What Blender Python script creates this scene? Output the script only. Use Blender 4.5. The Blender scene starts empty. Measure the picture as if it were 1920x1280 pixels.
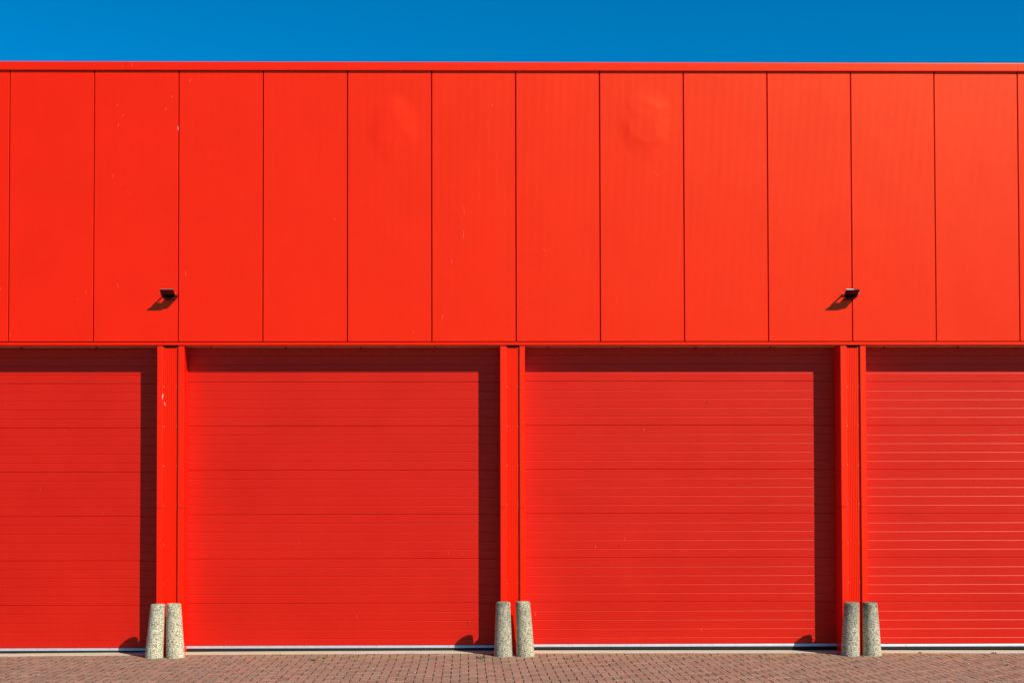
# Red warehouse facade with sectional doors, concrete bollards and a brick-paved yard, in daylight.
# Units are metres: x runs along the facade, y goes into the building (facade plane y = 0), z is up.
import bpy, bmesh, math, random
from mathutils import Vector, Matrix
random.seed(7)
scene = bpy.context.scene
C = scene.collection

# ------------------------------------------------------------------ helpers
class MB:
    """collects boxes, prisms and quads, then builds ONE mesh object"""
    def __init__(s):
        s.v = []; s.f = []; s.m = []
    def quad(s, a, b, c, d, mi=0):
        n = len(s.v); s.v += [a, b, c, d]; s.f.append((n, n+1, n+2, n+3)); s.m.append(mi)
    def box(s, x0, x1, y0, y1, z0, z1, mi=0):
        n = len(s.v)
        s.v += [(x0,y0,z0),(x1,y0,z0),(x1,y1,z0),(x0,y1,z0),(x0,y0,z1),(x1,y0,z1),(x1,y1,z1),(x0,y1,z1)]
        for f in ((0,3,2,1),(4,5,6,7),(0,1,5,4),(1,2,6,5),(2,3,7,6),(3,0,4,7)):
            s.f.append(tuple(n+i for i in f)); s.m.append(mi)
    def extrude_z(s, prof, z0, z1, mi=0, caps=False):
        """open profile of (x, y) run from z0 up to z1, faces turned to -y for growing x"""
        n = len(s.v)
        for (x, y) in prof: s.v += [(x, y, z0), (x, y, z1)]
        for i in range(len(prof)-1):
            a = n+2*i; s.f.append((a, a+2, a+3, a+1)); s.m.append(mi)
        if caps:
            s.f.append(tuple(n+2*i+1 for i in range(len(prof)))); s.m.append(mi)
            s.f.append(tuple(n+2*i for i in reversed(range(len(prof))))); s.m.append(mi)
    def extrude_x(s, prof, x0, x1, mi=0, closed=False, slope=0.0):
        """profile of (y, z), listed from the bottom up, run from x0 to x1"""
        n = len(s.v)
        for (y, z) in prof: s.v += [(x0, y, z), (x1, y, z + slope*(x1-x0))]
        k = len(prof)
        for i in range(k if closed else k-1):
            a = n+2*i; b = n+2*((i+1) % k)
            s.f.append((a, a+1, b+1, b)); s.m.append(mi)
        if closed:
            s.f.append(tuple(n+2*i for i in range(k))); s.m.append(mi)
            s.f.append(tuple(n+2*i+1 for i in reversed(range(k)))); s.m.append(mi)
    def mark(s, x, y, z, length, ang, mi, width=0.009):
        """a thin fleck of dirt lying on a surface that faces -y"""
        a = math.radians(ang); ux, uz = math.sin(a), math.cos(a)
        h = max(length, width)/2; w = width/2
        pts = []
        for (p, q) in ((-1, .35), (0, 1), (1, .45), (1, -.3), (0, -1), (-1, -.4)):
            pts.append((x + ux*p*h + uz*q*w, y, z + uz*p*h - ux*q*w))
        n = len(s.v); s.v += pts; s.f.append((n, n+1, n+2, n+3, n+4, n+5)); s.m.append(mi)
    def build(s, name, mats, parent=None, smooth=False):
        me = bpy.data.meshes.new(name); me.from_pydata(s.v, [], s.f); me.update()
        if not isinstance(mats, (list, tuple)): mats = [mats]
        for m in mats: me.materials.append(m)
        me.polygons.foreach_set('material_index', s.m)
        if smooth: me.polygons.foreach_set('use_smooth', [True]*len(me.polygons))
        o = bpy.data.objects.new(name, me); C.objects.link(o)
        if parent: o.parent = parent
        return o

def empty(name, loc=(0, 0, 0)):
    o = bpy.data.objects.new(name, None); C.objects.link(o); o.location = loc
    o.empty_display_size = .2
    return o
def tag(o, label=None, cat=None, group=None, kind=None):
    if label: o['label'] = label
    if cat: o['category'] = cat
    if group: o['group'] = group
    if kind: o['kind'] = kind
    return o

# ------------------------------------------------------------------ materials
def mat(name):
    m = bpy.data.materials.new(name); m.use_nodes = True
    nt = m.node_tree; b = nt.nodes['Principled BSDF']
    return m, nt, b
def N(nt, t, **kw):
    n = nt.nodes.new(t)
    for k, v in kw.items(): setattr(n, k, v)
    return n
def coords(nt, scale=(1, 1, 1)):
    tc = N(nt, 'ShaderNodeTexCoord'); mp = N(nt, 'ShaderNodeMapping')
    mp.inputs['Scale'].default_value = scale
    nt.links.new(tc.outputs['Object'], mp.inputs['Vector'])
    return mp.outputs['Vector']
def noise(nt, vec, scale, detail=3, rough=.5):
    n = N(nt, 'ShaderNodeTexNoise'); n.inputs['Scale'].default_value = scale
    n.inputs['Detail'].default_value = detail; n.inputs['Roughness'].default_value = rough
    nt.links.new(vec, n.inputs['Vector']); return n.outputs['Fac']
def ramp(nt, fac, stops):
    r = N(nt, 'ShaderNodeValToRGB'); e = r.color_ramp.elements
    while len(e) < len(stops): e.new(.5)
    for el, (p, c) in zip(e, stops):
        el.position = p; el.color = (*c, 1) if len(c) == 3 else c
    nt.links.new(fac, r.inputs['Fac']); return r.outputs['Color']
def mix(nt, fac, a, b, mode='MIX'):
    n = N(nt, 'ShaderNodeMix', data_type='RGBA', blend_type=mode)
    for sock, val in ((0, fac), (6, a), (7, b)):
        if isinstance(val, bpy.types.NodeSocket): nt.links.new(val, n.inputs[sock])
        elif sock == 0: n.inputs[0].default_value = val
        else: n.inputs[sock].default_value = (*val, 1)
    return n.outputs[2]
def bump(nt, b, h, dist, strength=1.0):
    n = N(nt, 'ShaderNodeBump'); n.inputs['Distance'].default_value = dist
    n.inputs['Strength'].default_value = strength
    nt.links.new(h, n.inputs['Height']); nt.links.new(n.outputs['Normal'], b.inputs['Normal'])

def lacquer(name, col, col2, rough, spec=.5, grain=0.0, mottled=1.2):
    m, nt, b = mat(name)
    v = coords(nt)
    n1 = noise(nt, v, mottled, 4, .55)
    c = mix(nt, ramp(nt, n1, [(.35, (0, 0, 0)), (.65, (1, 1, 1))]), col, col2)
    nt.links.new(c, b.inputs['Base Color'])
    n2 = noise(nt, v, 9, 5, .6)
    r = N(nt, 'ShaderNodeMapRange'); r.inputs['To Min'].default_value = rough-.03; r.inputs['To Max'].default_value = rough+.03
    nt.links.new(n2, r.inputs['Value']); nt.links.new(r.outputs['Result'], b.inputs['Roughness'])
    b.inputs['Specular IOR Level'].default_value = spec
    if grain:
        bump(nt, b, noise(nt, coords(nt), 260, 2, .5), grain)
    return m, nt, b

M = {}
# facade sheet: satin red coil coating, slightly dished sheets
m, nt, b = lacquer('red_coil_coating', (.84, .0034, .0002), (.80, .0030, .0002), .385, .90)
b.inputs['Specular Tint'].default_value = (1, .54, .14, 1)
v = coords(nt, (1, 1, .55))
hsum = N(nt, 'ShaderNodeMath', operation='MULTIPLY'); nt.links.new(noise(nt, v, 1.1, 1, .4), hsum.inputs[0]); hsum.inputs[1].default_value = .75
for (dx_, dz_, rx, rz) in ((-1.00, 7.12, .42, .55), (2.45, 7.20, .42, .58)):   # two sheets are dented near the coping
    mp = N(nt, 'ShaderNodeMapping', vector_type='POINT'); mp.inputs['Location'].default_value = (-dx_/rx, 0, -dz_/rz); mp.inputs['Scale'].default_value = (1/rx, 0, 1/rz)
    tc_ = N(nt, 'ShaderNodeTexCoord'); nt.links.new(tc_.outputs['Object'], mp.inputs['Vector'])
    gq = N(nt, 'ShaderNodeTexGradient', gradient_type='SPHERICAL'); nt.links.new(mp.outputs[0], gq.inputs['Vector'])
    gr = N(nt, 'ShaderNodeMapRange', interpolation_type='SMOOTHSTEP'); gr.inputs['From Min'].default_value = .06; gr.inputs['From Max'].default_value = .75; wv = N(nt, 'ShaderNodeMath', operation='MULTIPLY_ADD'); nt.links.new(noise(nt, coords(nt), 2.6, 1, .4), wv.inputs[0]); wv.inputs[1].default_value = 2.2; wv.inputs[2].default_value = -.10
    wa = N(nt, 'ShaderNodeMath', operation='MULTIPLY'); nt.links.new(gq.outputs['Fac'], wa.inputs[0]); nt.links.new(wv.outputs[0], wa.inputs[1]); nt.links.new(wa.outputs[0], gr.inputs['Value'])
    ad = N(nt, 'ShaderNodeMath', operation='MULTIPLY_ADD'); nt.links.new(gr.outputs['Result'], ad.inputs[0]); ad.inputs[1].default_value = .62
    nt.links.new(hsum.outputs[0], ad.inputs[2]); hsum = ad
bump(nt, b, hsum.outputs[0], .014, .9)
M['panel'] = m
m, nt, b = lacquer('red_flashing', (.86, .0034, .0002), (.83, .0030, .0002), .385, .95)
b.inputs['Specular Tint'].default_value = (1, .54, .14, 1)
bump(nt, b, noise(nt, coords(nt, (1, 1, .2)), 1.6, 2, .4), .004, .7)
M['flash'] = m
# doors: another red, duller and grained
m, nt, b = lacquer('red_door_coating', (.585, .0105, .0040), (.55, .0090, .0032), .42, .42, grain=.0009)
b.inputs['Specular Tint'].default_value = (1, .52, .32, 1)
# pale cobweb flecks caught under the lintel
tc = N(nt, 'ShaderNodeTexCoord'); sp = N(nt, 'ShaderNodeSeparateXYZ'); nt.links.new(tc.outputs['Object'], sp.inputs[0])
band = ramp(nt, sp.outputs['Z'], [(0, (0, 0, 0)), (1, (0, 0, 0))])
mr = N(nt, 'ShaderNodeMapRange'); mr.inputs['From Min'].default_value = 3.90; mr.inputs['From Max'].default_value = 4.06
nt.links.new(sp.outputs['Z'], mr.inputs['Value'])
fl = ramp(nt, noise(nt, coords(nt, (1, 1, .8)), 55, 3, .75), [(.56, (0, 0, 0)), (.68, (1, 1, 1))])
mm = N(nt, 'ShaderNodeMath', operation='MULTIPLY'); nt.links.new(mr.outputs['Result'], mm.inputs[0]); nt.links.new(fl, mm.inputs[1])
m2 = N(nt, 'ShaderNodeMath', operation='MULTIPLY'); nt.links.new(mm.outputs[0], m2.inputs[0]); m2.inputs[1].default_value = .30
old = b.inputs['Base Color'].links[0].from_socket
nt.links.new(mix(nt, m2.outputs[0], old, (.42, .16, .13)), b.inputs['Base Color'])
M['door'] = m

def plain(name, col, rough, metal=0.0, spec=.5, nscale=None, amt=.15, bmp=0):
    m, nt, b = mat(name)
    b.inputs['Roughness'].default_value = rough; b.inputs['Metallic'].default_value = metal
    b.inputs['Specular IOR Level'].default_value = spec
    if nscale:
        v = coords(nt); n = noise(nt, v, nscale, 4, .6)
        lo = tuple(c*(1-amt) for c in col); hi = tuple(min(1, c*(1+amt)) for c in col)
        nt.links.new(ramp(nt, n, [(.3, lo), (.7, hi)]), b.inputs['Base Color'])
        if bmp: bump(nt, b, n, bmp)
    else: b.inputs['Base Color'].default_value = (*col, 1)
    return m
M['alu'] = plain('aluminium_rail', (.50, .50, .485), .42, .35, .5, 14, .10)
M['rubber'] = plain('black_rubber', (.012, .012, .011), .7, 0, .3, 30, .3, .001)
M['steel'] = plain('blue_grey_steel', (.16, .17, .20), .5, .5, .5, 12, .35)
M['soffit'] = plain('grey_brown_soffit', (.50, .38, .24), .7, 0, .3, 9, .2)
M['inner'] = plain('dark_red_inner_sheet', (.02, .001, .001), .8, 0, .2)
M['screw'] = plain('bright_screw_head', (.82, .80, .78), .25, .9)
M['roof'] = plain('grey_roof_felt', (.12, .12, .12), .9, 0, .3, 3, .2)
M['fleck'] = plain('pale_fleck', (.80, .12, .07), .8, 0, .3)
M['white_fleck'] = plain('white_dropping', (.85, .70, .64), .8, 0, .3)
M['scuff'] = plain('dark_scuff', (.16, .008, .006), .8, 0, .3)
M['lamp_black'] = plain('black_lamp_casting', (.012, .012, .013), .35, 0, .6)
M['lamp_highlight_dull'] = plain('dull_lamp_highlight', (.22, .10, .09), .6)  # faint pinkish highlight of the left lamp, put into the colour
M['lamp_highlight'] = plain('bright_lamp_highlight', (.70, .70, .72), .3, .7)  # white highlight of the right lamp, put into the colour
m, nt, b = mat('lamp_glass'); b.inputs['Base Color'].default_value = (.03, .008, .004, 1); b.inputs['Roughness'].default_value = .12
b.inputs['Specular IOR Level'].default_value = .3
v = coords(nt); nt.links.new(ramp(nt, noise(nt, v, 14, 2), [(.3, (.008, .003, .002)), (.7, (.05, .012, .005))]), b.inputs['Base Color'])
M['lamp_glass'] = m
# pale concrete door sill, stained green and brown
m, nt, b = mat('sill_concrete'); v = coords(nt)
n1 = noise(nt, coords(nt, (1, 3, 1)), 3.5, 5, .65); n2 = noise(nt, v, 40, 3, .6)
c = ramp(nt, n1, [(.3, (.34, .29, .16)), (.5, (.52, .46, .30)), (.62, (.42, .41, .23)), (.75, (.54, .46, .33))])
c = mix(nt, .25, c, ramp(nt, n2, [(.3, (.25, .21, .14)), (.7, (.70, .64, .5))]))
nt.links.new(c, b.inputs['Base Color']); b.inputs['Roughness'].default_value = .85; bump(nt, b, n2, .002)
M['sill'] = m
# exposed aggregate bollard concrete
def bollard_mat(name, lichen, stain, seed, gain=(1, 1, 1)):
    m, nt, b = mat(name); v = coords(nt)
    vo = N(nt, 'ShaderNodeTexVoronoi', feature='F1'); vo.inputs['Scale'].default_value = 128; vo.inputs['Randomness'].default_value = 1
    nt.links.new(v, vo.inputs['Vector'])
    st = N(nt, 'ShaderNodeSeparateColor'); nt.links.new(vo.outputs['Color'], st.inputs[0])
    c = ramp(nt, st.outputs[0], [(0, (.05, .045, .032)), (.20, (.16, .145, .10)), (.32, (.42, .375, .26)), (.6, (.60, .54, .385)), (1, (.80, .75, .60))])
    edge = ramp(nt, vo.outputs['Distance'], [(.28, (1, 1, 1)), (.60, (.28, .25, .18))])
    c = mix(nt, .6, c, edge, 'MULTIPLY')
    c = mix(nt, 1.0, c, gain, 'MULTIPLY')
    off = N(nt, 'ShaderNodeMapping'); off.inputs['Location'].default_value = (seed, seed*2, seed*3)
    tc = N(nt, 'ShaderNodeTexCoord'); nt.links.new(tc.outputs['Object'], off.inputs['Vector'])
    li = ramp(nt, noise(nt, off.outputs[0], 30, 4, .65), [(.58, (0, 0, 0)), (.66, (1, 1, 1))])
    sep = N(nt, 'ShaderNodeSeparateXYZ'); nt.links.new(tc.outputs['Object'], sep.inputs[0])
    lf = N(nt, 'ShaderNodeMath', operation='MULTIPLY'); nt.links.new(li, lf.inputs[0]); lf.inputs[1].default_value = lichen
    c = mix(nt, lf.outputs[0], c, (.52, .36, .09))
    # green-black algae on the weathered head
    z = N(nt, 'ShaderNodeMapRange'); z.inputs['From Min'].default_value = .36; z.inputs['From Max'].default_value = .72
    z.inputs['To Max'].default_value = stain
    nt.links.new(sep.outputs['Z'], z.inputs['Value'])
    al = ramp(nt, noise(nt, off.outputs[0], 9, 4, .6), [(.36, (0, 0, 0)), (.62, (1, 1, 1))])
    af = N(nt, 'ShaderNodeMath', operation='MULTIPLY'); nt.links.new(z.outputs[0], af.inputs[0]); nt.links.new(al, af.inputs[1])
    c = mix(nt, af.outputs[0], c, (.075, .08, .05))
    nt.links.new(c, b.inputs['Base Color']); b.inputs['Roughness'].default_value = .9; b.inputs['Specular IOR Level'].default_value = .3
    bump(nt, b, vo.outputs['Distance'], .004, .6)
    return m
# herringbone clay pavers: colour per brick from the mesh attribute
m, nt, b = mat('paver_brick'); v = coords(nt)
at = N(nt, 'ShaderNodeAttribute', attribute_name='tint')
g = noise(nt, v, 60, 4, .7)
c = mix(nt, .75, at.outputs['Color'], ramp(nt, g, [(.28, (.55, .55, .55)), (.5, (1, 1, 1)), (.72, (1.45, 1.42, 1.4))]), 'MULTIPLY')
g2 = noise(nt, v, 2.2, 4, .6)
c = mix(nt, ramp(nt, g2, [(.45, (0, 0, 0)), (.75, (.45, .45, .45))]), c, (.27, .18, .12))
nt.links.new(c, b.inputs['Base Color']); b.inputs['Roughness'].default_value = .9; b.inputs['Specular IOR Level'].default_value = .25
bump(nt, b, g, .0025)
M['paver'] = m
M['joint'] = plain('joint_sand', (.045, .028, .015), .95, 0, .2, 25, .4, .003)
m, nt, b = mat('dark_low_bounce_yard'); v = coords(nt)  # unseen yard, made dark so it bounces less light onto the facade
c = mix(nt, .5, ramp(nt, noise(nt, v, .35, 5, .6), [(.3, (.036, .036, .036)), (.7, (.058, .056, .053))]), ramp(nt, noise(nt, v, 90, 3, .7), [(.35, (.02, .02, .02)), (.65, (.10, .10, .095))]))
nt.links.new(c, b.inputs['Base Color']); b.inputs['Roughness'].default_value = .92; bump(nt, b, noise(nt, v, 90, 3, .7), .004)
M['yard'] = m
M['blade'] = plain('weed_blade', (.10, .15, .025), .6, 0, .3, 20, .35)
M['moss'] = plain('dry_moss', (.15, .13, .045), .95, 0, .2, 40, .4)
M['pebble'] = plain('pale_pebble', (.50, .44, .37), .8, 0, .3)

# ------------------------------------------------------------------ ground
def rise(x):                      # the yard is not quite level along the facade
    return max(0.0, .026 - .00058*x*x) if x < 0 else max(0.004, .026 - .0009*x**1.5)
def smooth(t):
    t = min(1, max(0, t)); return t*t*(3-2*t)
def gz(x, y):                     # and is ramped up to the sills in the last half metre
    return rise(x)*smooth((y + .62)/.62)

gm = MB(); gm.quad((-400, -400, -.034), (400, -400, -.034), (400, 400, -.034), (-400, 400, -.034))
tag(gm.build('ground', M['yard']), 'unseen yard beyond the brick paving, made dark to cut bounced light', kind='structure')

W = .1045; X0 = -.1845; Y0 = -2.048
pv = MB(); tints = []
PXA, PXB, PYA, PYB = -11.4, 12.2, -6.3, -.013
rnd = random.Random(3)
def brick(xa, xb, ya, yb):
    global tints
    if ya >= PYB-.02: return
    yb = min(yb, PYB)
    j = .0036 + rnd.uniform(0, .0012)
    jx = .0022 + rnd.uniform(0, .0016)
    xa += jx; xb -= jx; ya += j*.55; yb -= j*.55
    dx, dy = rnd.uniform(-.0016, .0016), rnd.uniform(-.001, .001)
    xa += dx; xb += dx; ya += dy; yb = min(yb+dy, PYB+.002)
    h = rnd.gauss(0, .0011); sx, sy = rnd.gauss(0, .006), rnd.gauss(0, .006)
    cx, cy = (xa+xb)/2, (ya+yb)/2; ch = .0032
    def P(x, y, z): return (x, y, gz(x, y) + z + h + sx*(x-cx) + sy*(y-cy))
    n = len(pv.v)
    pv.v += [P(xa, ya, -.030), P(xb, ya, -.030), P(xb, yb, -.030), P(xa, yb, -.030),
             P(xa, ya, -ch), P(xb, ya, -ch), P(xb, yb, -ch), P(xa, yb, -ch),
             P(xa+ch, ya+ch, 0), P(xb-ch, ya+ch, 0), P(xb-ch, yb-ch, 0), P(xa+ch, yb-ch, 0)]
    fs = [(8, 9, 10, 11)]
    for k in range(4):
        k2 = (k+1) % 4
        fs += [(k, k2, 4+k2, 4+k), (4+k, 4+k2, 8+k2, 8+k)]
    for q_, f in enumerate(fs): pv.f.append(tuple(n+i for i in f)); pv.m.append(1 if q_ in (3, 4, 7, 8) else 0)
    t = rnd.random(); br_ = rnd.uniform(.84, 1.14)
    if t < .62: c = (.280, .156, .099)
    elif t < .85: c = (.255, .157, .104)
    elif t < .95: c = (.308, .152, .101)
    else: c = (.212, .141, .096)
    # sand and algae washed against the facade
    near = smooth((cy + .75)/.7)*rnd.uniform(0, .75)
    c = tuple(a*br_*(1-near) + q*near for a, q in zip(c, (.29, .17, .075)))
    sd = tuple(a*.45 + q*.55 for a, q in zip(c, (.44, .33, .21)))
    tints += [(c[0]*.5, c[1]*.5, c[2]*.5, 1)]*4 + [(*sd, 1)]*4 + [(*c, 1)]*4
i0, i1 = int((PXA-X0)/W)-1, int((PXB-X0)/W)+1
j0, j1 = int((PYA-Y0)/W)-1, int((PYB-Y0)/W)+1
for i in range(i0, i1):
    for j in range(j0, j1):
        k = (i-j) % 4
        if k == 0: brick(X0+i*W, X0+(i+2)*W, Y0+j*W, Y0+(j+1)*W)
        elif k == 3: brick(X0+i*W, X0+(i+1)*W, Y0+j*W, Y0+(j+2)*W)
nb = len(pv.v)
xs = [PXA + (PXB-PXA)*k/60 for k in range(61)]; ys = [PYA, -3, -.62, -.5, -.4, -.3, -.2, -.1, PYB]
for a in range(60):
    for c_ in range(8):
        q = [(xs[a], ys[c_]), (xs[a+1], ys[c_]), (xs[a+1], ys[c_+1]), (xs[a], ys[c_+1])]
        pv.quad(*[(x, y, gz(x, y)-.019) for x, y in q], mi=1)
tints += [(.1, .07, .04, 1)]*(len(pv.v)-nb)
po = pv.build('pavement', [M['paver'], M['joint']])
ca = po.data.color_attributes.new('tint', 'FLOAT_COLOR', 'POINT')
flat = [q for t in tints for q in t]; ca.data.foreach_set('color', flat)
tag(po, 'reddish brown herringbone brick paving in front of the doors', kind='structure')

# ------------------------------------------------------------------ warehouse
WH = empty('warehouse', (0, 0, 0))
tag(WH, 'long bright red metal warehouse with ribbed upper cladding and sectional garage doors', 'warehouse')
PW = 1.14208; XF = -6.173
P_BOT, P_TOP = 4.2355, 7.99
FLECKS = [(-5.344, 6.926, 0.015, 0), (-4.704, 7.167, 0.051, 15), (-4.723, 7.436, 0.036, 15), (-4.64, 7.302, 0.029, 35), (-4.773, 6.477, 0.058, 0), (-4.571, 6.252, 0.022, -20), (-4.063, 7.386, 0.044, 10), (-3.977, 7.554, 0.036, 5), (-3.897, 7.124, 0.058, -5), (-3.74, 7.772, 0.051, 10), (-4.411, 5.955, 0.015, 0), (-2.662, 6.777, 0.015, 0), (0.362, 7.443, 0.051, 15), (-0.024, 6.008, 0.124, -5), (-1.773, 5.884, 0.029, 40), (2.741, 6.979, 0.015, 0), (2.572, 6.541, 0.022, -20), (2.601, 6.483, 0.022, -20), (2.877, 6.687, 0.015, 0), (4.047, 6.608, 0.022, 20), (4.791, 7.713, 0.022, 30), (5.816, 7.348, 0.088, 5), (-4.702, 4.984, 0.088, -5), (-5.132, 4.891, 0.029, 20), (-3.789, 5.144, 0.073, -8), (-5.247, 4.797, 0.022, 0), (-6.274, 4.941, 0.029, 10), (-6.148, 4.313, 0.022, 0), (-0.032, 5.681, 0.117, 4), (-0.192, 5.311, 0.073, 8), (-0.315, 4.557, 0.11, 18), (-0.712, 4.347, 0.029, 0), (1.06, 5.471, 0.051, -25), (3.045, 5.471, 0.015, 0), (6.293, 5.283, 0.058, -5), (4.727, 5.086, 0.022, 15), (-4.513, 7.975, 0.051, 0), (-4.535, 8.019, 0.015, 0)]
DOOR_FLECKS = [(-5.493, 3.056, 0.015, 0), (-5.827, 2.245, 0.036, 0), (-5.284, 2.055, 0.015, 0), (-4.978, 1.901, 0.022, 0), (2.447, 3.047, 0.051, -8), (2.173, 1.551, 0.073, 12), (1.769, 1.45, 0.058, -8), (0.946, 0.531, 0.066, 8), (3.222, 0.306, 0.044, 15), (-0.244, 1.359, 0.036, -5), (-2.288, 1.502, 0.022, 0), (-1.5, 0.501, 0.044, -5), (-0.054, 1.358, 0.022, 0)]
DOOR_SCUFFS = [(2.091, 1.449, 0.036, 10), (0.018, 0.41, 0.095, -15), (3.313, 3.42, 0.066, 5), (2.671, 3.083, 0.022, 0), (2.11, 0.725, 0.022, 0)]
WHITE = {(-3.897, 7.124), (-4.6, 7.99), (-4.513, 7.975), (-4.535, 8.019)}

def panel(i):
    xa = XF + i*PW + .0065; xb = XF + (i+1)*PW - .0065
    mb = MB(); pr = random.Random(i*11+3)
    off = pr.uniform(-.0012, .0012)
    # rolled edges, then seventy-two fine ribs
    prof = [(xa, .055), (xa, .004+off), (xa+.004, off)]
    n = 72; e = .012; p = (xb-xa-2*e)/n
    for k in range(n):
        s = xa + e + k*p
        prof += [(s, off), (s+p*.16, off+.0005), (s+p*.46, off+.0005), (s+p*.62, off)]
    prof += [(xb-.004, off), (xb, .004+off), (xb, .055)]
    mb.extrude_z(prof, P_BOT, P_TOP)
    mb.quad((xa, off+.0015, P_BOT), (xa, .055, P_BOT), (xb, .055, P_BOT), (xb, off+.0015, P_BOT))
    for (x, z, l, a) in FLECKS:
        if xa < x < xb and z < 7.9:
            mb.mark(x, off-.0015, z, l, a, 2 if (x, z) in WHITE else 1, .0058 if l > .03 else .0075)
    return mb.build('wall_panel', [M['panel'], M['fleck'], M['white_fleck']], WH)
for i in range(-4, 17): panel(i)
XA, XB = XF-4*PW, XF+17*PW

mb = MB(); mb.box(XA+.01, XB-.01, .05, .10, 4.19, 7.97); mb.build('inner_wall', M['inner'], WH)
# coping: three lengths butted together
cop = [(.06, 7.925), (-.022, 7.910), (-.0295, 7.913), (-.031, 7.925), (-.031, 8.012), (-.0285, 8.022), (-.020, 8.029), (.02, 8.034), (.42, 8.060)]
for (a, c_) in ((XA-.03, -4.600), (-4.597, 7.519), (7.522, XB+.03)):
    mb = MB(); mb.extrude_x(cop, a, c_)
    for (x, z, l, an) in FLECKS:
        if z > 7.93 and a < x < c_: mb.mark(x, -.0325, z, l, an, 1, .0055)
    mb.build('coping', [M['flash'], M['fleck']], WH)
# rain deflector under the cladding
tr = [(.10, 4.1805), (-.006, 4.1805), (-.0115, 4.1815), (-.0125, 4.187), (-.0125, 4.196), (-.0095, 4.198), (-.0095, 4.2065), (-.0125, 4.2085), (-.0125, 4.2185), (-.010, 4.2210), (.05, 4.2212)]
for (a, c_) in ((XA, -4.083), (-4.081, 4.857), (4.859, XB)):
    mb = MB(); mb.extrude_x(tr, a, c_); mb.build('rain_trim', M['flash'], WH)

PILLARS = [(-8.795, -8.720, -8.525, -8.510, -8.430), (-4.170, -4.0965, -3.902, -3.887, -3.805), (.461, .536, .708, .7225, .797),
           (5.080, 5.156, 5.330, 5.349, 5.427), (9.705, 9.781, 9.955, 9.974, 10.052)]
SCREWS = [4.150, 3.617, 3.085, 2.552, 2.022, 1.490, .968]
def pillar(p, idx):
    l0, l1, g0, g1, r1 = p
    zb = gz(l0, -.01) - .01; zt = 4.179; zj = 1.985
    mb = MB()
    for (z0, z1, o) in ((zb, zj-.003, .0), (zj+.003, zt, .0022)):
        mb.extrude_z([(l0-.004, .31), (l0, o+.003), (l0+.003, o), (l1, o), (l1+.004, o+.002), (l1+.012, .030), (l1+.014, .034)], z0, z1)
        mb.extrude_z([(g1, .13), (g1, o+.003), (g1+.003, o), (r1-.003, o), (r1, o+.003), (r1-.017, .31)], z0, z1)
    mb.box(l0+.01, r1-.03, .035, .30, zb, zt-.02)          # core behind the flashings
    for (x, z, l, a, w) in ((-4.093, 3.49, .075, 5, .010), (-4.064, 3.389, .055, -15, .006)):
        if l0 < x < r1: mb.mark(x, -.001, z, l, a, 1, w)
    o_ = mb.build('pillar', [M['flash'], M['white_fleck']], WH)
    ib = MB(); prof = [(l1+.010, .026), (l1+.018, .026)]
    s = l1+.024; n = 6; pitch = (g0-.012-s)/n
    for k in range(n):
        a = s + k*pitch
        prof += [(a, .026), (a+pitch*.14, .0305), (a+pitch*.36, .0305), (a+pitch*.5, .026)]
    prof += [(g0-.003, .026), (g0, .029), (g0, .13)]
    ib.extrude_z(prof, zb, 4.155)
    ib.box(l1+.02, g0-.004, .030, .034, 4.155, zt, 1)
    ib.build('infill_panel', [M['panel'], M['inner']], o_)
    for z in SCREWS:
        for x in (l1+.017, g0-.007):
            sb = MB(); k_ = 8; n0 = len(sb.v); r = .0062
            for kk in range(k_):
                t = 2*math.pi*kk/k_
                sb.v += [(x + r*math.cos(t), .026, z + r*math.sin(t)), (x + r*.6*math.cos(t), .0215, z + r*.6*math.sin(t))]
            for kk in range(k_):
                a, c_ = 2*kk, 2*((kk+1) % k_); sb.f.append((a, c_, c_+1, a+1)); sb.m.append(0)
            sb.f.append(tuple(2*kk+1 for kk in reversed(range(k_)))); sb.m.append(0)
            sb.build('screw', M['screw'], o_)
for i_, p in enumerate(PILLARS): pillar(p, i_)

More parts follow.
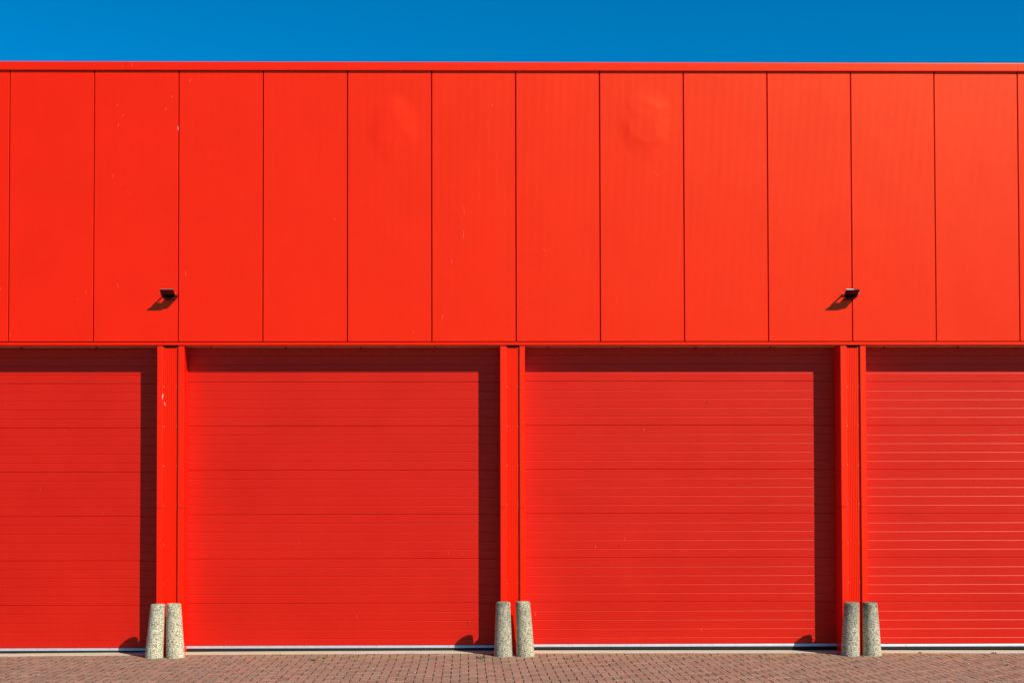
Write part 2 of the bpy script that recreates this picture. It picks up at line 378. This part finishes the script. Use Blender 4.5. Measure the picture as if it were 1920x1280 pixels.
# doors: (left, right, section joint height above, red bottom, rail bottom)
PITCH = .12112
def door(xl, xr, z_sec, z_red, z_rail, wavy):
    ya = .300
    mb = MB(); prof = []
    k0 = z_sec - 5*PITCH*6      # find the joints between z_red and the lintel
    js = []
    for n in range(-40, 60):
        z = z_sec + n*PITCH
        if z_red + .02 < z < 4.19: js.append((z, n % 5 == 0))
    prof.append((ya+.004, z_red))
    prof.append((ya, z_red+.003))
    for z, strong in js:
        d = .0080 if strong else .0042; h = .0032 if strong else .0016
        prof += [(ya, z-.0100), (ya+.0008, z-.0088), (ya+d*.85, z-.0022), (ya+d, z-.0008), (ya+d, z+h*.9), (ya+.0012, z+h+.0012), (ya, z+h+.0035)]
    prof.append((ya, 4.24))
    mb.extrude_x(prof, xl, xr)
    for (x, z, l, a) in DOOR_FLECKS:
        if xl < x < xr: mb.mark(x, ya-.0018, z, l, a, 1, .0055)
    for (x, z, l, a) in DOOR_SCUFFS:
        if xl < x < xr: mb.mark(x, ya-.0018, z, l, a, 2, .007)
    d = mb.build('garage_door', [M['door'], M['fleck'], M['scuff']], WH)
    rb = MB()
    rp = [(ya+.03, z_rail), (ya-.012, z_rail), (ya-.016, z_rail+.004), (ya-.016, z_rail+.011), (ya-.012, z_rail+.014), (ya-.010, z_rail+.024), (ya-.006, z_red-.001), (ya+.03, z_red-.001)]
    rb.extrude_x(rp, xl, xr, closed=True)
    x = xl + .62
    while x < xr:
        rb.mark(x, ya-.0135, z_rail+.026, .010, 0, 1, .008); x += .985
    rb.build('bottom_rail', [M['alu'], M['rubber']], d)
    sb = MB()
    rr = []
    for t in range(9):
        a = math.pi*t/8 + math.pi
        rr.append((ya+.006+.016*math.cos(a), z_rail-.018+.022*math.sin(a)))
    rr = [(ya-.004, z_rail-.0005), (ya-.004, z_rail-.014), (ya-.010, z_rail-.020), (ya-.010, z_rail-.029), (ya-.004, z_rail-.034), (ya+.02, z_rail-.036), (ya+.02, z_rail-.0005)]
    sb.extrude_x(list(reversed(rr)), xl, xr, closed=True); sb.build('rubber_seal', M['rubber'], d)
    gb = MB(); gb.box(xl+.0015, xl+.010, ya-.020, ya-.004, z_red+.02, 4.17); gb.build('side_seal', M['door'], d)
    # threshold: concrete strip with a steel edge
    cb = MB(); n = 24
    for k in range(n):
        a, c_ = xl + (xr-xl)*k/n, xl + (xr-xl)*(k+1)/n
        za, zc = gz(a, -.01), gz(c_, -.01)
        cb.quad((a, .002, za-.002), (c_, .002, zc-.002), (c_, .03, zc+.003), (a, .03, za+.003))
        cb.quad((a, .03, za+.003), (c_, .03, zc+.003), (c_, .38, zc+.009), (a, .38, za+.009))
        cb.quad((a, .002, za-.04), (c_, .002, zc-.04), (c_, .002, zc-.002), (a, .002, za-.002))
    cb.build('door_sill', M['sill'], WH)
    eb = MB()
    for k in range(n):
        a, c_ = xl + (xr-xl)*k/n, xl + (xr-xl)*(k+1)/n
        za, zc = gz(a, -.01), gz(c_, -.01)
        eb.quad((a, -.011, za-.03), (c_, -.011, zc-.03), (c_, -.011, zc-.003), (a, -.011, za-.003))
        eb.quad((a, -.011, za-.003), (c_, -.011, zc-.003), (c_, .0015, zc-.003), (a, .0015, za-.003))
    eb.build('edge_strip', M['steel'], WH)
    fb = MB(); fb.box(xl, xr, .012, .34, 4.1825, 4.20)
    x = xl + .33
    while x < xr-.05:
        fb.box(x, x+.016, .20, .26, 4.174, 4.1822, 1); x += 1.02
    fb.build('soffit', [M['soffit'], M['inner']], WH)
door(-8.447, -4.166, .661, .0795, .0445, 0)
door(-3.822, .465, .682, .105, .069, 0)
door(.779, 5.084, .690, .115, .077, 0)
door(5.409, 9.709, .682, .1045, .0675, 0)
for (a, c_) in ((XA, -8.8), (10.06, XB)):
    mb = MB(); mb.box(a, c_, .02, .12, -.03, 4.18); mb.build('end_wall', M['flash'], WH)
for (a, c_) in ((XA+.02, XA+.12), (XB-.12, XB-.02)):
    mb = MB(); mb.box(a, c_, .13, 12, -.03, 7.95); mb.build('side_wall', M['panel'], WH)
mb = MB(); mb.box(XA+.13, XB-.13, 11.9, 12, -.03, 7.95); mb.build('back_wall', M['panel'], WH)
mb = MB(); mb.box(XA, XB, .43, 12.05, 7.96, 8.03); mb.build('roof', M['roof'], WH)

# ------------------------------------------------------------------ floodlights
def floodlight(xc, label, bolt_side):
    """casting tilted down, hinged on a bent strap bolted to the cladding"""
    o = empty('floodlight', (xc, 0, 4.84))
    tag(o, label, 'floodlight', 'floodlights mounted on the cladding')
    def L(u, t, n):      # local frame of the lamp: u across, t along the glass (0 = wall end, 1 = outer end), n out of the glass
        A = Vector((0, -.082, -.027)); B = Vector((0, -.226, .050))
        d = (B-A); dn = d.normalized(); nn = Vector((0, dn.z, -dn.y))      # outward: down and forward
        if nn.z > 0: nn = -nn
        p = A + d*t + nn*n
        return (u, p.y, p.z)
    hw = .0925
    def slab(mb, u0, u1, t0, t1, n0, n1, mi=0, taper=0.0):
        n = len(mb.v); tt = taper
        mb.v += [L(u0, t0, n1), L(u1, t0, n1), L(u1, t1, n1), L(u0, t1, n1),
                 L(u0+tt, t0+tt*5, n0), L(u1-tt, t0+tt*5, n0), L(u1-tt, t1-tt*5, n0), L(u0+tt, t1-tt*5, n0)]
        for f in ((0, 1, 2, 3), (7, 6, 5, 4), (0, 4, 5, 1), (1, 5, 6, 2), (2, 6, 7, 3), (3, 7, 4, 0)):
            mb.f.append(tuple(n+i for i in f)); mb.m.append(mi)
    hb = MB()
    slab(hb, -hw, hw, 0, 1, -.018, -.004, 0, .004)
    for (a, b_, c_, d_) in ((-hw, hw, 0, .11), (-hw, hw, .90, 1), (-hw, -hw+.014, .11, .90), (hw-.014, hw, .11, .90)):
        slab(hb, a, b_, c_, d_, -.004, 0)
    for k in range(7):                                   # cooling fins on the back
        u = -hw*.72 + k*hw*.24
        slab(hb, u-.003, u+.003, .18, .82, -.034, -.018)
    h = hb.build('housing', M['lamp_black'], o)
    rb = MB(); slab(rb, -hw+.004, (hw-.004 if bolt_side > 0 else .012), .985, 1.010, -.0185, (-.011 if bolt_side > 0 else -.006)); rb.build('rim_highlight', M['lamp_highlight'] if bolt_side < 0 else M['lamp_highlight_dull'], h)  # sliver that paints the highlight along the outer edge
    gb = MB(); slab(gb, -hw+.0145, hw-.0145, .115, .895, -.0035, -.0018); gb.build('glass', M['lamp_glass'], o)
    bb = MB()                                            # U bracket: back plate and two arms
    bb.box(-hw-.008, hw+.008, -.004, -.0005, -.012, .016)
    for s in (-1, 1):
        u0, u1 = sorted((s*(hw+.005), s*(hw+.008)))
        n = len(bb.v)
        for u in (u0, u1):
            bb.v += [(u, -.004, -.010), (u, -.004, .014), (u, -.128, .034), (u, -.140, .016), (u, -.128, .004)]
        for f in ((0, 1, 2, 3, 4), (9, 8, 7, 6, 5)): bb.f.append(tuple(n+i for i in f)); bb.m.append(0)
        for k in range(5):
            k2 = (k+1) % 5; bb.f.append((n+k, n+5+k, n+5+k2, n+k2)); bb.m.append(0)
    bb.box(-hw*.80, hw*.80, -.118, -.002, 4.797-4.84, 4.804-4.84, 1)   # mounting shelf added behind the casting to fill its cast shadow
    bb.box(-hw*.5, hw*.5, -.095, -.002, 4.804-4.84, 4.812-4.84, 1)
    bb.build('bracket', [M['lamp_black'], M['rubber']], o)
    for s in (-1, 1):
        cb = MB(); k_ = 8; x0 = s*(hw+.008); x1 = s*(hw+.018)
        for kk in range(k_):
            t = 2*math.pi*kk/k_; cb.v += [(x0, -.126+.009*math.cos(t), .019+.009*math.sin(t)), (x1, -.126+.009*math.cos(t), .019+.009*math.sin(t))]
        for kk in range(k_):
            a, c_ = 2*kk, 2*((kk+1) % k_); cb.f.append((a, c_, c_+1, a+1)); cb.m.append(0)
        cb.f.append(tuple(2*kk+1 for kk in range(k_))); cb.m.append(0)
        cb.build('bolt', M['screw'], o)
    return o
floodlight(-3.9955, 'small black floodlight just left of a seam above the pillar between the first two doors', 1)
floodlight(5.1925, 'small black floodlight crossing a seam above the right-hand pillar, with a bright highlight painted along its top edge', -1)

# ------------------------------------------------------------------ bollards
def bollard(bx, tx, h, rb, rt, lab, mt, spin):
    prof = [(rb, -.06), (rb, 0)]
    for k in range(1, 9): prof.append((rb + (rt-rb)*k/8, (h-.028)*k/8))
    prof += [(rt-.0015, h-.020), (rt-.006, h-.010), (rt-.013, h-.004), (rt-.024, h-.0005), (rt*.45, h+.002), (0, h+.0025)]
    mb = MB(); S = 40
    rr = random.Random(spin)
    for (r, z) in prof[:-1]:
        for s in range(S):
            t = 2*math.pi*s/S
            q = r*(1 + .006*math.sin(3*t+spin) + rr.uniform(-.006, .006))
            lean = (tx-bx)*max(0, z)/h
            mb.v.append((q*math.cos(t)+lean, q*math.sin(t), z + rr.uniform(-.0008, .0008)))
    mb.v.append(((tx-bx), 0, prof[-1][1]))
    K = len(prof)-1
    for k in range(K-1):
        for s in range(S):
            s2 = (s+1) % S; mb.f.append((k*S+s, k*S+s2, (k+1)*S+s2, (k+1)*S+s)); mb.m.append(0)
    for s in range(S): mb.f.append(((K-1)*S+s, (K-1)*S+(s+1) % S, K*S)); mb.m.append(0)
    o = mb.build('bollard', mt, None, smooth=True)
    o.location = (bx, -.235, gz(bx, -.235) - .004)
    tag(o, lab, 'bollard', 'concrete bollards guarding the pillar feet')
    return o
bollard(-4.141, -4.090, .709, .122, .0985, 'leaning pale bollard on the left of the pair by the leftmost visible pillar', bollard_mat('aggregate_pale', .5, .45, 1.3, (1.34, 1.33, 1.22)), 1)
bollard(-3.858, -3.884, .716, .121, .0965, 'yellow lichened bollard on the right of the pair by the leftmost visible pillar', bollard_mat('aggregate_lichen', .7, .45, 4.1, (1.34, 1.31, 1.16)), 2)
bollard(.487, .488, .720, .122, .096, 'straight speckled bollard on the left of the pair at the middle pillar', bollard_mat('aggregate_grey', .3, .7, 7.7, (1.02, 1.0, .92)), 3)
bollard(.784, .751, .727, .121, .097, 'right bollard of the middle pair, tapering in front of the third door edge', bollard_mat('aggregate_buff', .2, .5, 9.2, (1.15, 1.11, .98)), 4)
bollard(5.113, 5.139, .711, .121, .100, 'dark headed bollard on the left of the pair at the right-hand pillar', bollard_mat('aggregate_dark', .12, .95, 12.9, (1.08, 1.08, 1.02)), 5)
bollard(5.406, 5.382, .709, .123, .098, 'rightmost bollard of all, with orange and green lichen on its head', bollard_mat('aggregate_orange', .5, .9, 15.5, (1.12, 1.10, 1.03)), 6)

# ------------------------------------------------------------------ weeds, moss and loose stones
wr = random.Random(21)
wb = MB()
def tuft(x, y, n, h, spread):
    for _ in range(int(n*1.7)):
        a = wr.uniform(0, 2*math.pi); px, py = x + wr.gauss(0, spread), y + wr.gauss(0, spread*.5)
        z0 = gz(px, py) - .004; hh = h*1.45*wr.uniform(.5, 1.2); w = .0048*wr.uniform(.7, 1.6)
        lx, ly = math.cos(a)*hh*wr.uniform(.3, 1.2), math.sin(a)*hh*wr.uniform(.3, 1.2)
        sx, sy = -math.sin(a)*w, math.cos(a)*w
        wb.quad((px-sx, py-sy, z0), (px+sx, py+sy, z0), (px+lx*.55+sx, py+ly*.55+sy, z0+hh*.75), (px+lx*.55-sx, py+ly*.55-sy, z0+hh*.75), 0)
        wb.quad((px+lx*.55-sx, py+ly*.55-sy, z0+hh*.75), (px+lx*.55+sx, py+ly*.55+sy, z0+hh*.75), (px+lx+sx*.2, py+ly+sy*.2, z0+hh), (px+lx-sx*.2, py+ly-sy*.2, z0+hh), 0)
def moss(x, y, n, spread):
    for _ in range(n):
        px = x + wr.gauss(0, spread); py = y + wr.gauss(0, spread*.4)
        # settle in the nearest joint running away from the wall
        px = X0 + round((px-X0)/W)*W + wr.gauss(0, .003)
        if py > -.03: continue
        r = wr.uniform(.004, .010); z = gz(px, py) + .0015
        k = 5; pts = [(px + r*wr.uniform(.6, 1.2)*math.cos(2*math.pi*q/k), py + 1.9*r*wr.uniform(.6, 1.2)*math.sin(2*math.pi*q/k), z - .006) for q in range(k)]
        top = (px, py, z + r*.5); nn = len(wb.v); wb.v += pts + [top]
        for q in range(k): wb.f.append((nn+q, nn+(q+1) % k, nn+k)); wb.m.append(1)
for (x, y, n, h, s) in ((-1.99, -.62, 16, .022, .022), (-1.86, -.42, 9, .017, .02), (-1.50, -.30, 8, .015, .03), (-1.45, -.62, 7, .015, .03), (-2.30, -.62, 6, .014, .03),
                        (.20, -.42, 20, .022, .025), (.19, -.52, 8, .015, .03), (-.95, -.48, 6, .012, .03), (-.22, -.60, 6, .012, .03), (1.33, -.50, 9, .014, .05),
                        (1.42, -.80, 7, .014, .03), (1.9, -.75, 6, .013, .06), (2.9, -.80, 5, .012, .05), (3.92, -.55, 9, .014, .04), (4.15, -.75, 8, .016, .03),
                        (6.12, -.02, 8, .016, .02), (7.12, -.02, 6, .014, .02), (6.75, -1.35, 8, .014, .02), (-2.8, -.5, 5, .012, .05), (-5.9, -.9, 4, .012, .05), (4.35, -.72, 6, .013, .05)):
    tuft(x, y, n, h, s)
for _ in range(70): moss(wr.uniform(-3.6, 7.0), -.50 + wr.gauss(0, .22), 4, .05)
for _ in range(26): moss(wr.uniform(-6.2, -3.6), -.40 + wr.gauss(0, .2), 3, .05)
tag(wb.build('weeds', [M['blade'], M['moss']]), 'thin green weeds and brown moss growing in the paving joints along the doors', 'weeds', kind='stuff')

pb = MB(); pr_ = random.Random(5)
k = 7; ring = [(math.cos(2*math.pi*q/k), math.sin(2*math.pi*q/k)) for q in range(k)]
for (rr_, z) in ((.8, 0), (1, .35), (.75, .75)):
    for (cx, cy) in ring: pb.v.append((cx*rr_*.0085*pr_.uniform(.85, 1.15), cy*rr_*.0085*pr_.uniform(.85, 1.15), z*.009))
pb.v.append((0, 0, .009))
for lv in range(2):
    for q in range(k): q2 = (q+1) % k; pb.f.append((lv*k+q, lv*k+q2, (lv+1)*k+q2, (lv+1)*k+q)); pb.m.append(0)
for q in range(k): pb.f.append((2*k+q, 2*k+(q+1) % k, 3*k)); pb.m.append(0)
peb = pb.build('pebble', M['pebble'])
spots = [(-3.23, -.68), (-4.30, -.82), (-2.72, -1.20), (-3.45, -.30), (-4.83, -.95), (-.62, -1.9), (.12, -.80), (6.0, -1.4), (6.35, -1.15), (5.28, -.9), (-5.65, -.8), (2.5, -1.7), (3.4, -1.1), (-1.15, -1.5), (-5.1, -2.0), (4.6, -1.9)]
for n_, (x, y) in enumerate(spots):
    o = peb if n_ == 0 else peb.copy()
    if n_: C.objects.link(o)
    s = pr_.uniform(.7, 1.5); o.scale = (s, s, s); o.rotation_euler = (0, 0, pr_.uniform(0, 6)); o.location = (x, y, gz(x, y))
    tag(o, 'tiny pale loose pebble lying on the brick paving', 'pebble', 'loose pebbles scattered on the paving')

# ------------------------------------------------------------------ light
D = Vector((-.993, 1.0, -1.07)).normalized()           # the way the sunlight travels
el = math.asin(-D.z); az = math.atan2(-D.x, -D.y)     # azimuth of the sun clockwise from +y
sl = bpy.data.lights.new('sun', 'SUN'); sl.energy = SUN = 4.6; sl.angle = math.radians(.53); sl.color = (1.0, .965, .91)
so = bpy.data.objects.new('sun', sl); C.objects.link(so); so.rotation_euler = D.to_track_quat('-Z', 'Y').to_euler(); so.location = (12, -14, 16)
w = bpy.data.worlds.new('World'); scene.world = w; w.use_nodes = True
nt = w.node_tree; bg = nt.nodes['Background']
sk = nt.nodes.new('ShaderNodeTexSky'); sk.sky_type = 'NISHITA'; sk.sun_disc = False
sk.sun_elevation = el; sk.sun_rotation = az; sk.air_density = .6; sk.dust_density = 0; sk.ozone_density = 4.0; sk.altitude = 0
hs = nt.nodes.new('ShaderNodeHueSaturation'); hs.inputs['Saturation'].default_value = 1.45; hs.inputs['Hue'].default_value = .487
nt.links.new(sk.outputs[0], hs.inputs['Color']); nt.links.new(hs.outputs[0], bg.inputs['Color'])
bg.inputs['Strength'].default_value = .125

# ------------------------------------------------------------------ camera
cam = bpy.data.cameras.new('camera'); co = bpy.data.objects.new('camera', cam); C.objects.link(co)
cam.sensor_width = 36; cam.lens = 46.875; cam.shift_x = .0310; cam.shift_y = .1346
cam.clip_start = .1; cam.clip_end = 1500
r_ = Vector((.99994352, -.01047738, -.00178467)); u_ = Vector((.00154723, -.02262679, .99974278)); f_ = Vector((.01051507, .99968908, .0226093))
mw = Matrix(((r_.x, u_.x, -f_.x, 0), (r_.y, u_.y, -f_.y, -18), (r_.z, u_.z, -f_.z, 1.957), (0, 0, 0, 1)))
co.matrix_world = mw
scene.camera = co
scene.view_settings.view_transform = 'Standard'; scene.view_settings.look = 'None'
scene.view_settings.gamma = 1.0; scene.view_settings.exposure = .35
scene.view_settings.use_curve_mapping = False
scene.render.engine = 'CYCLES'
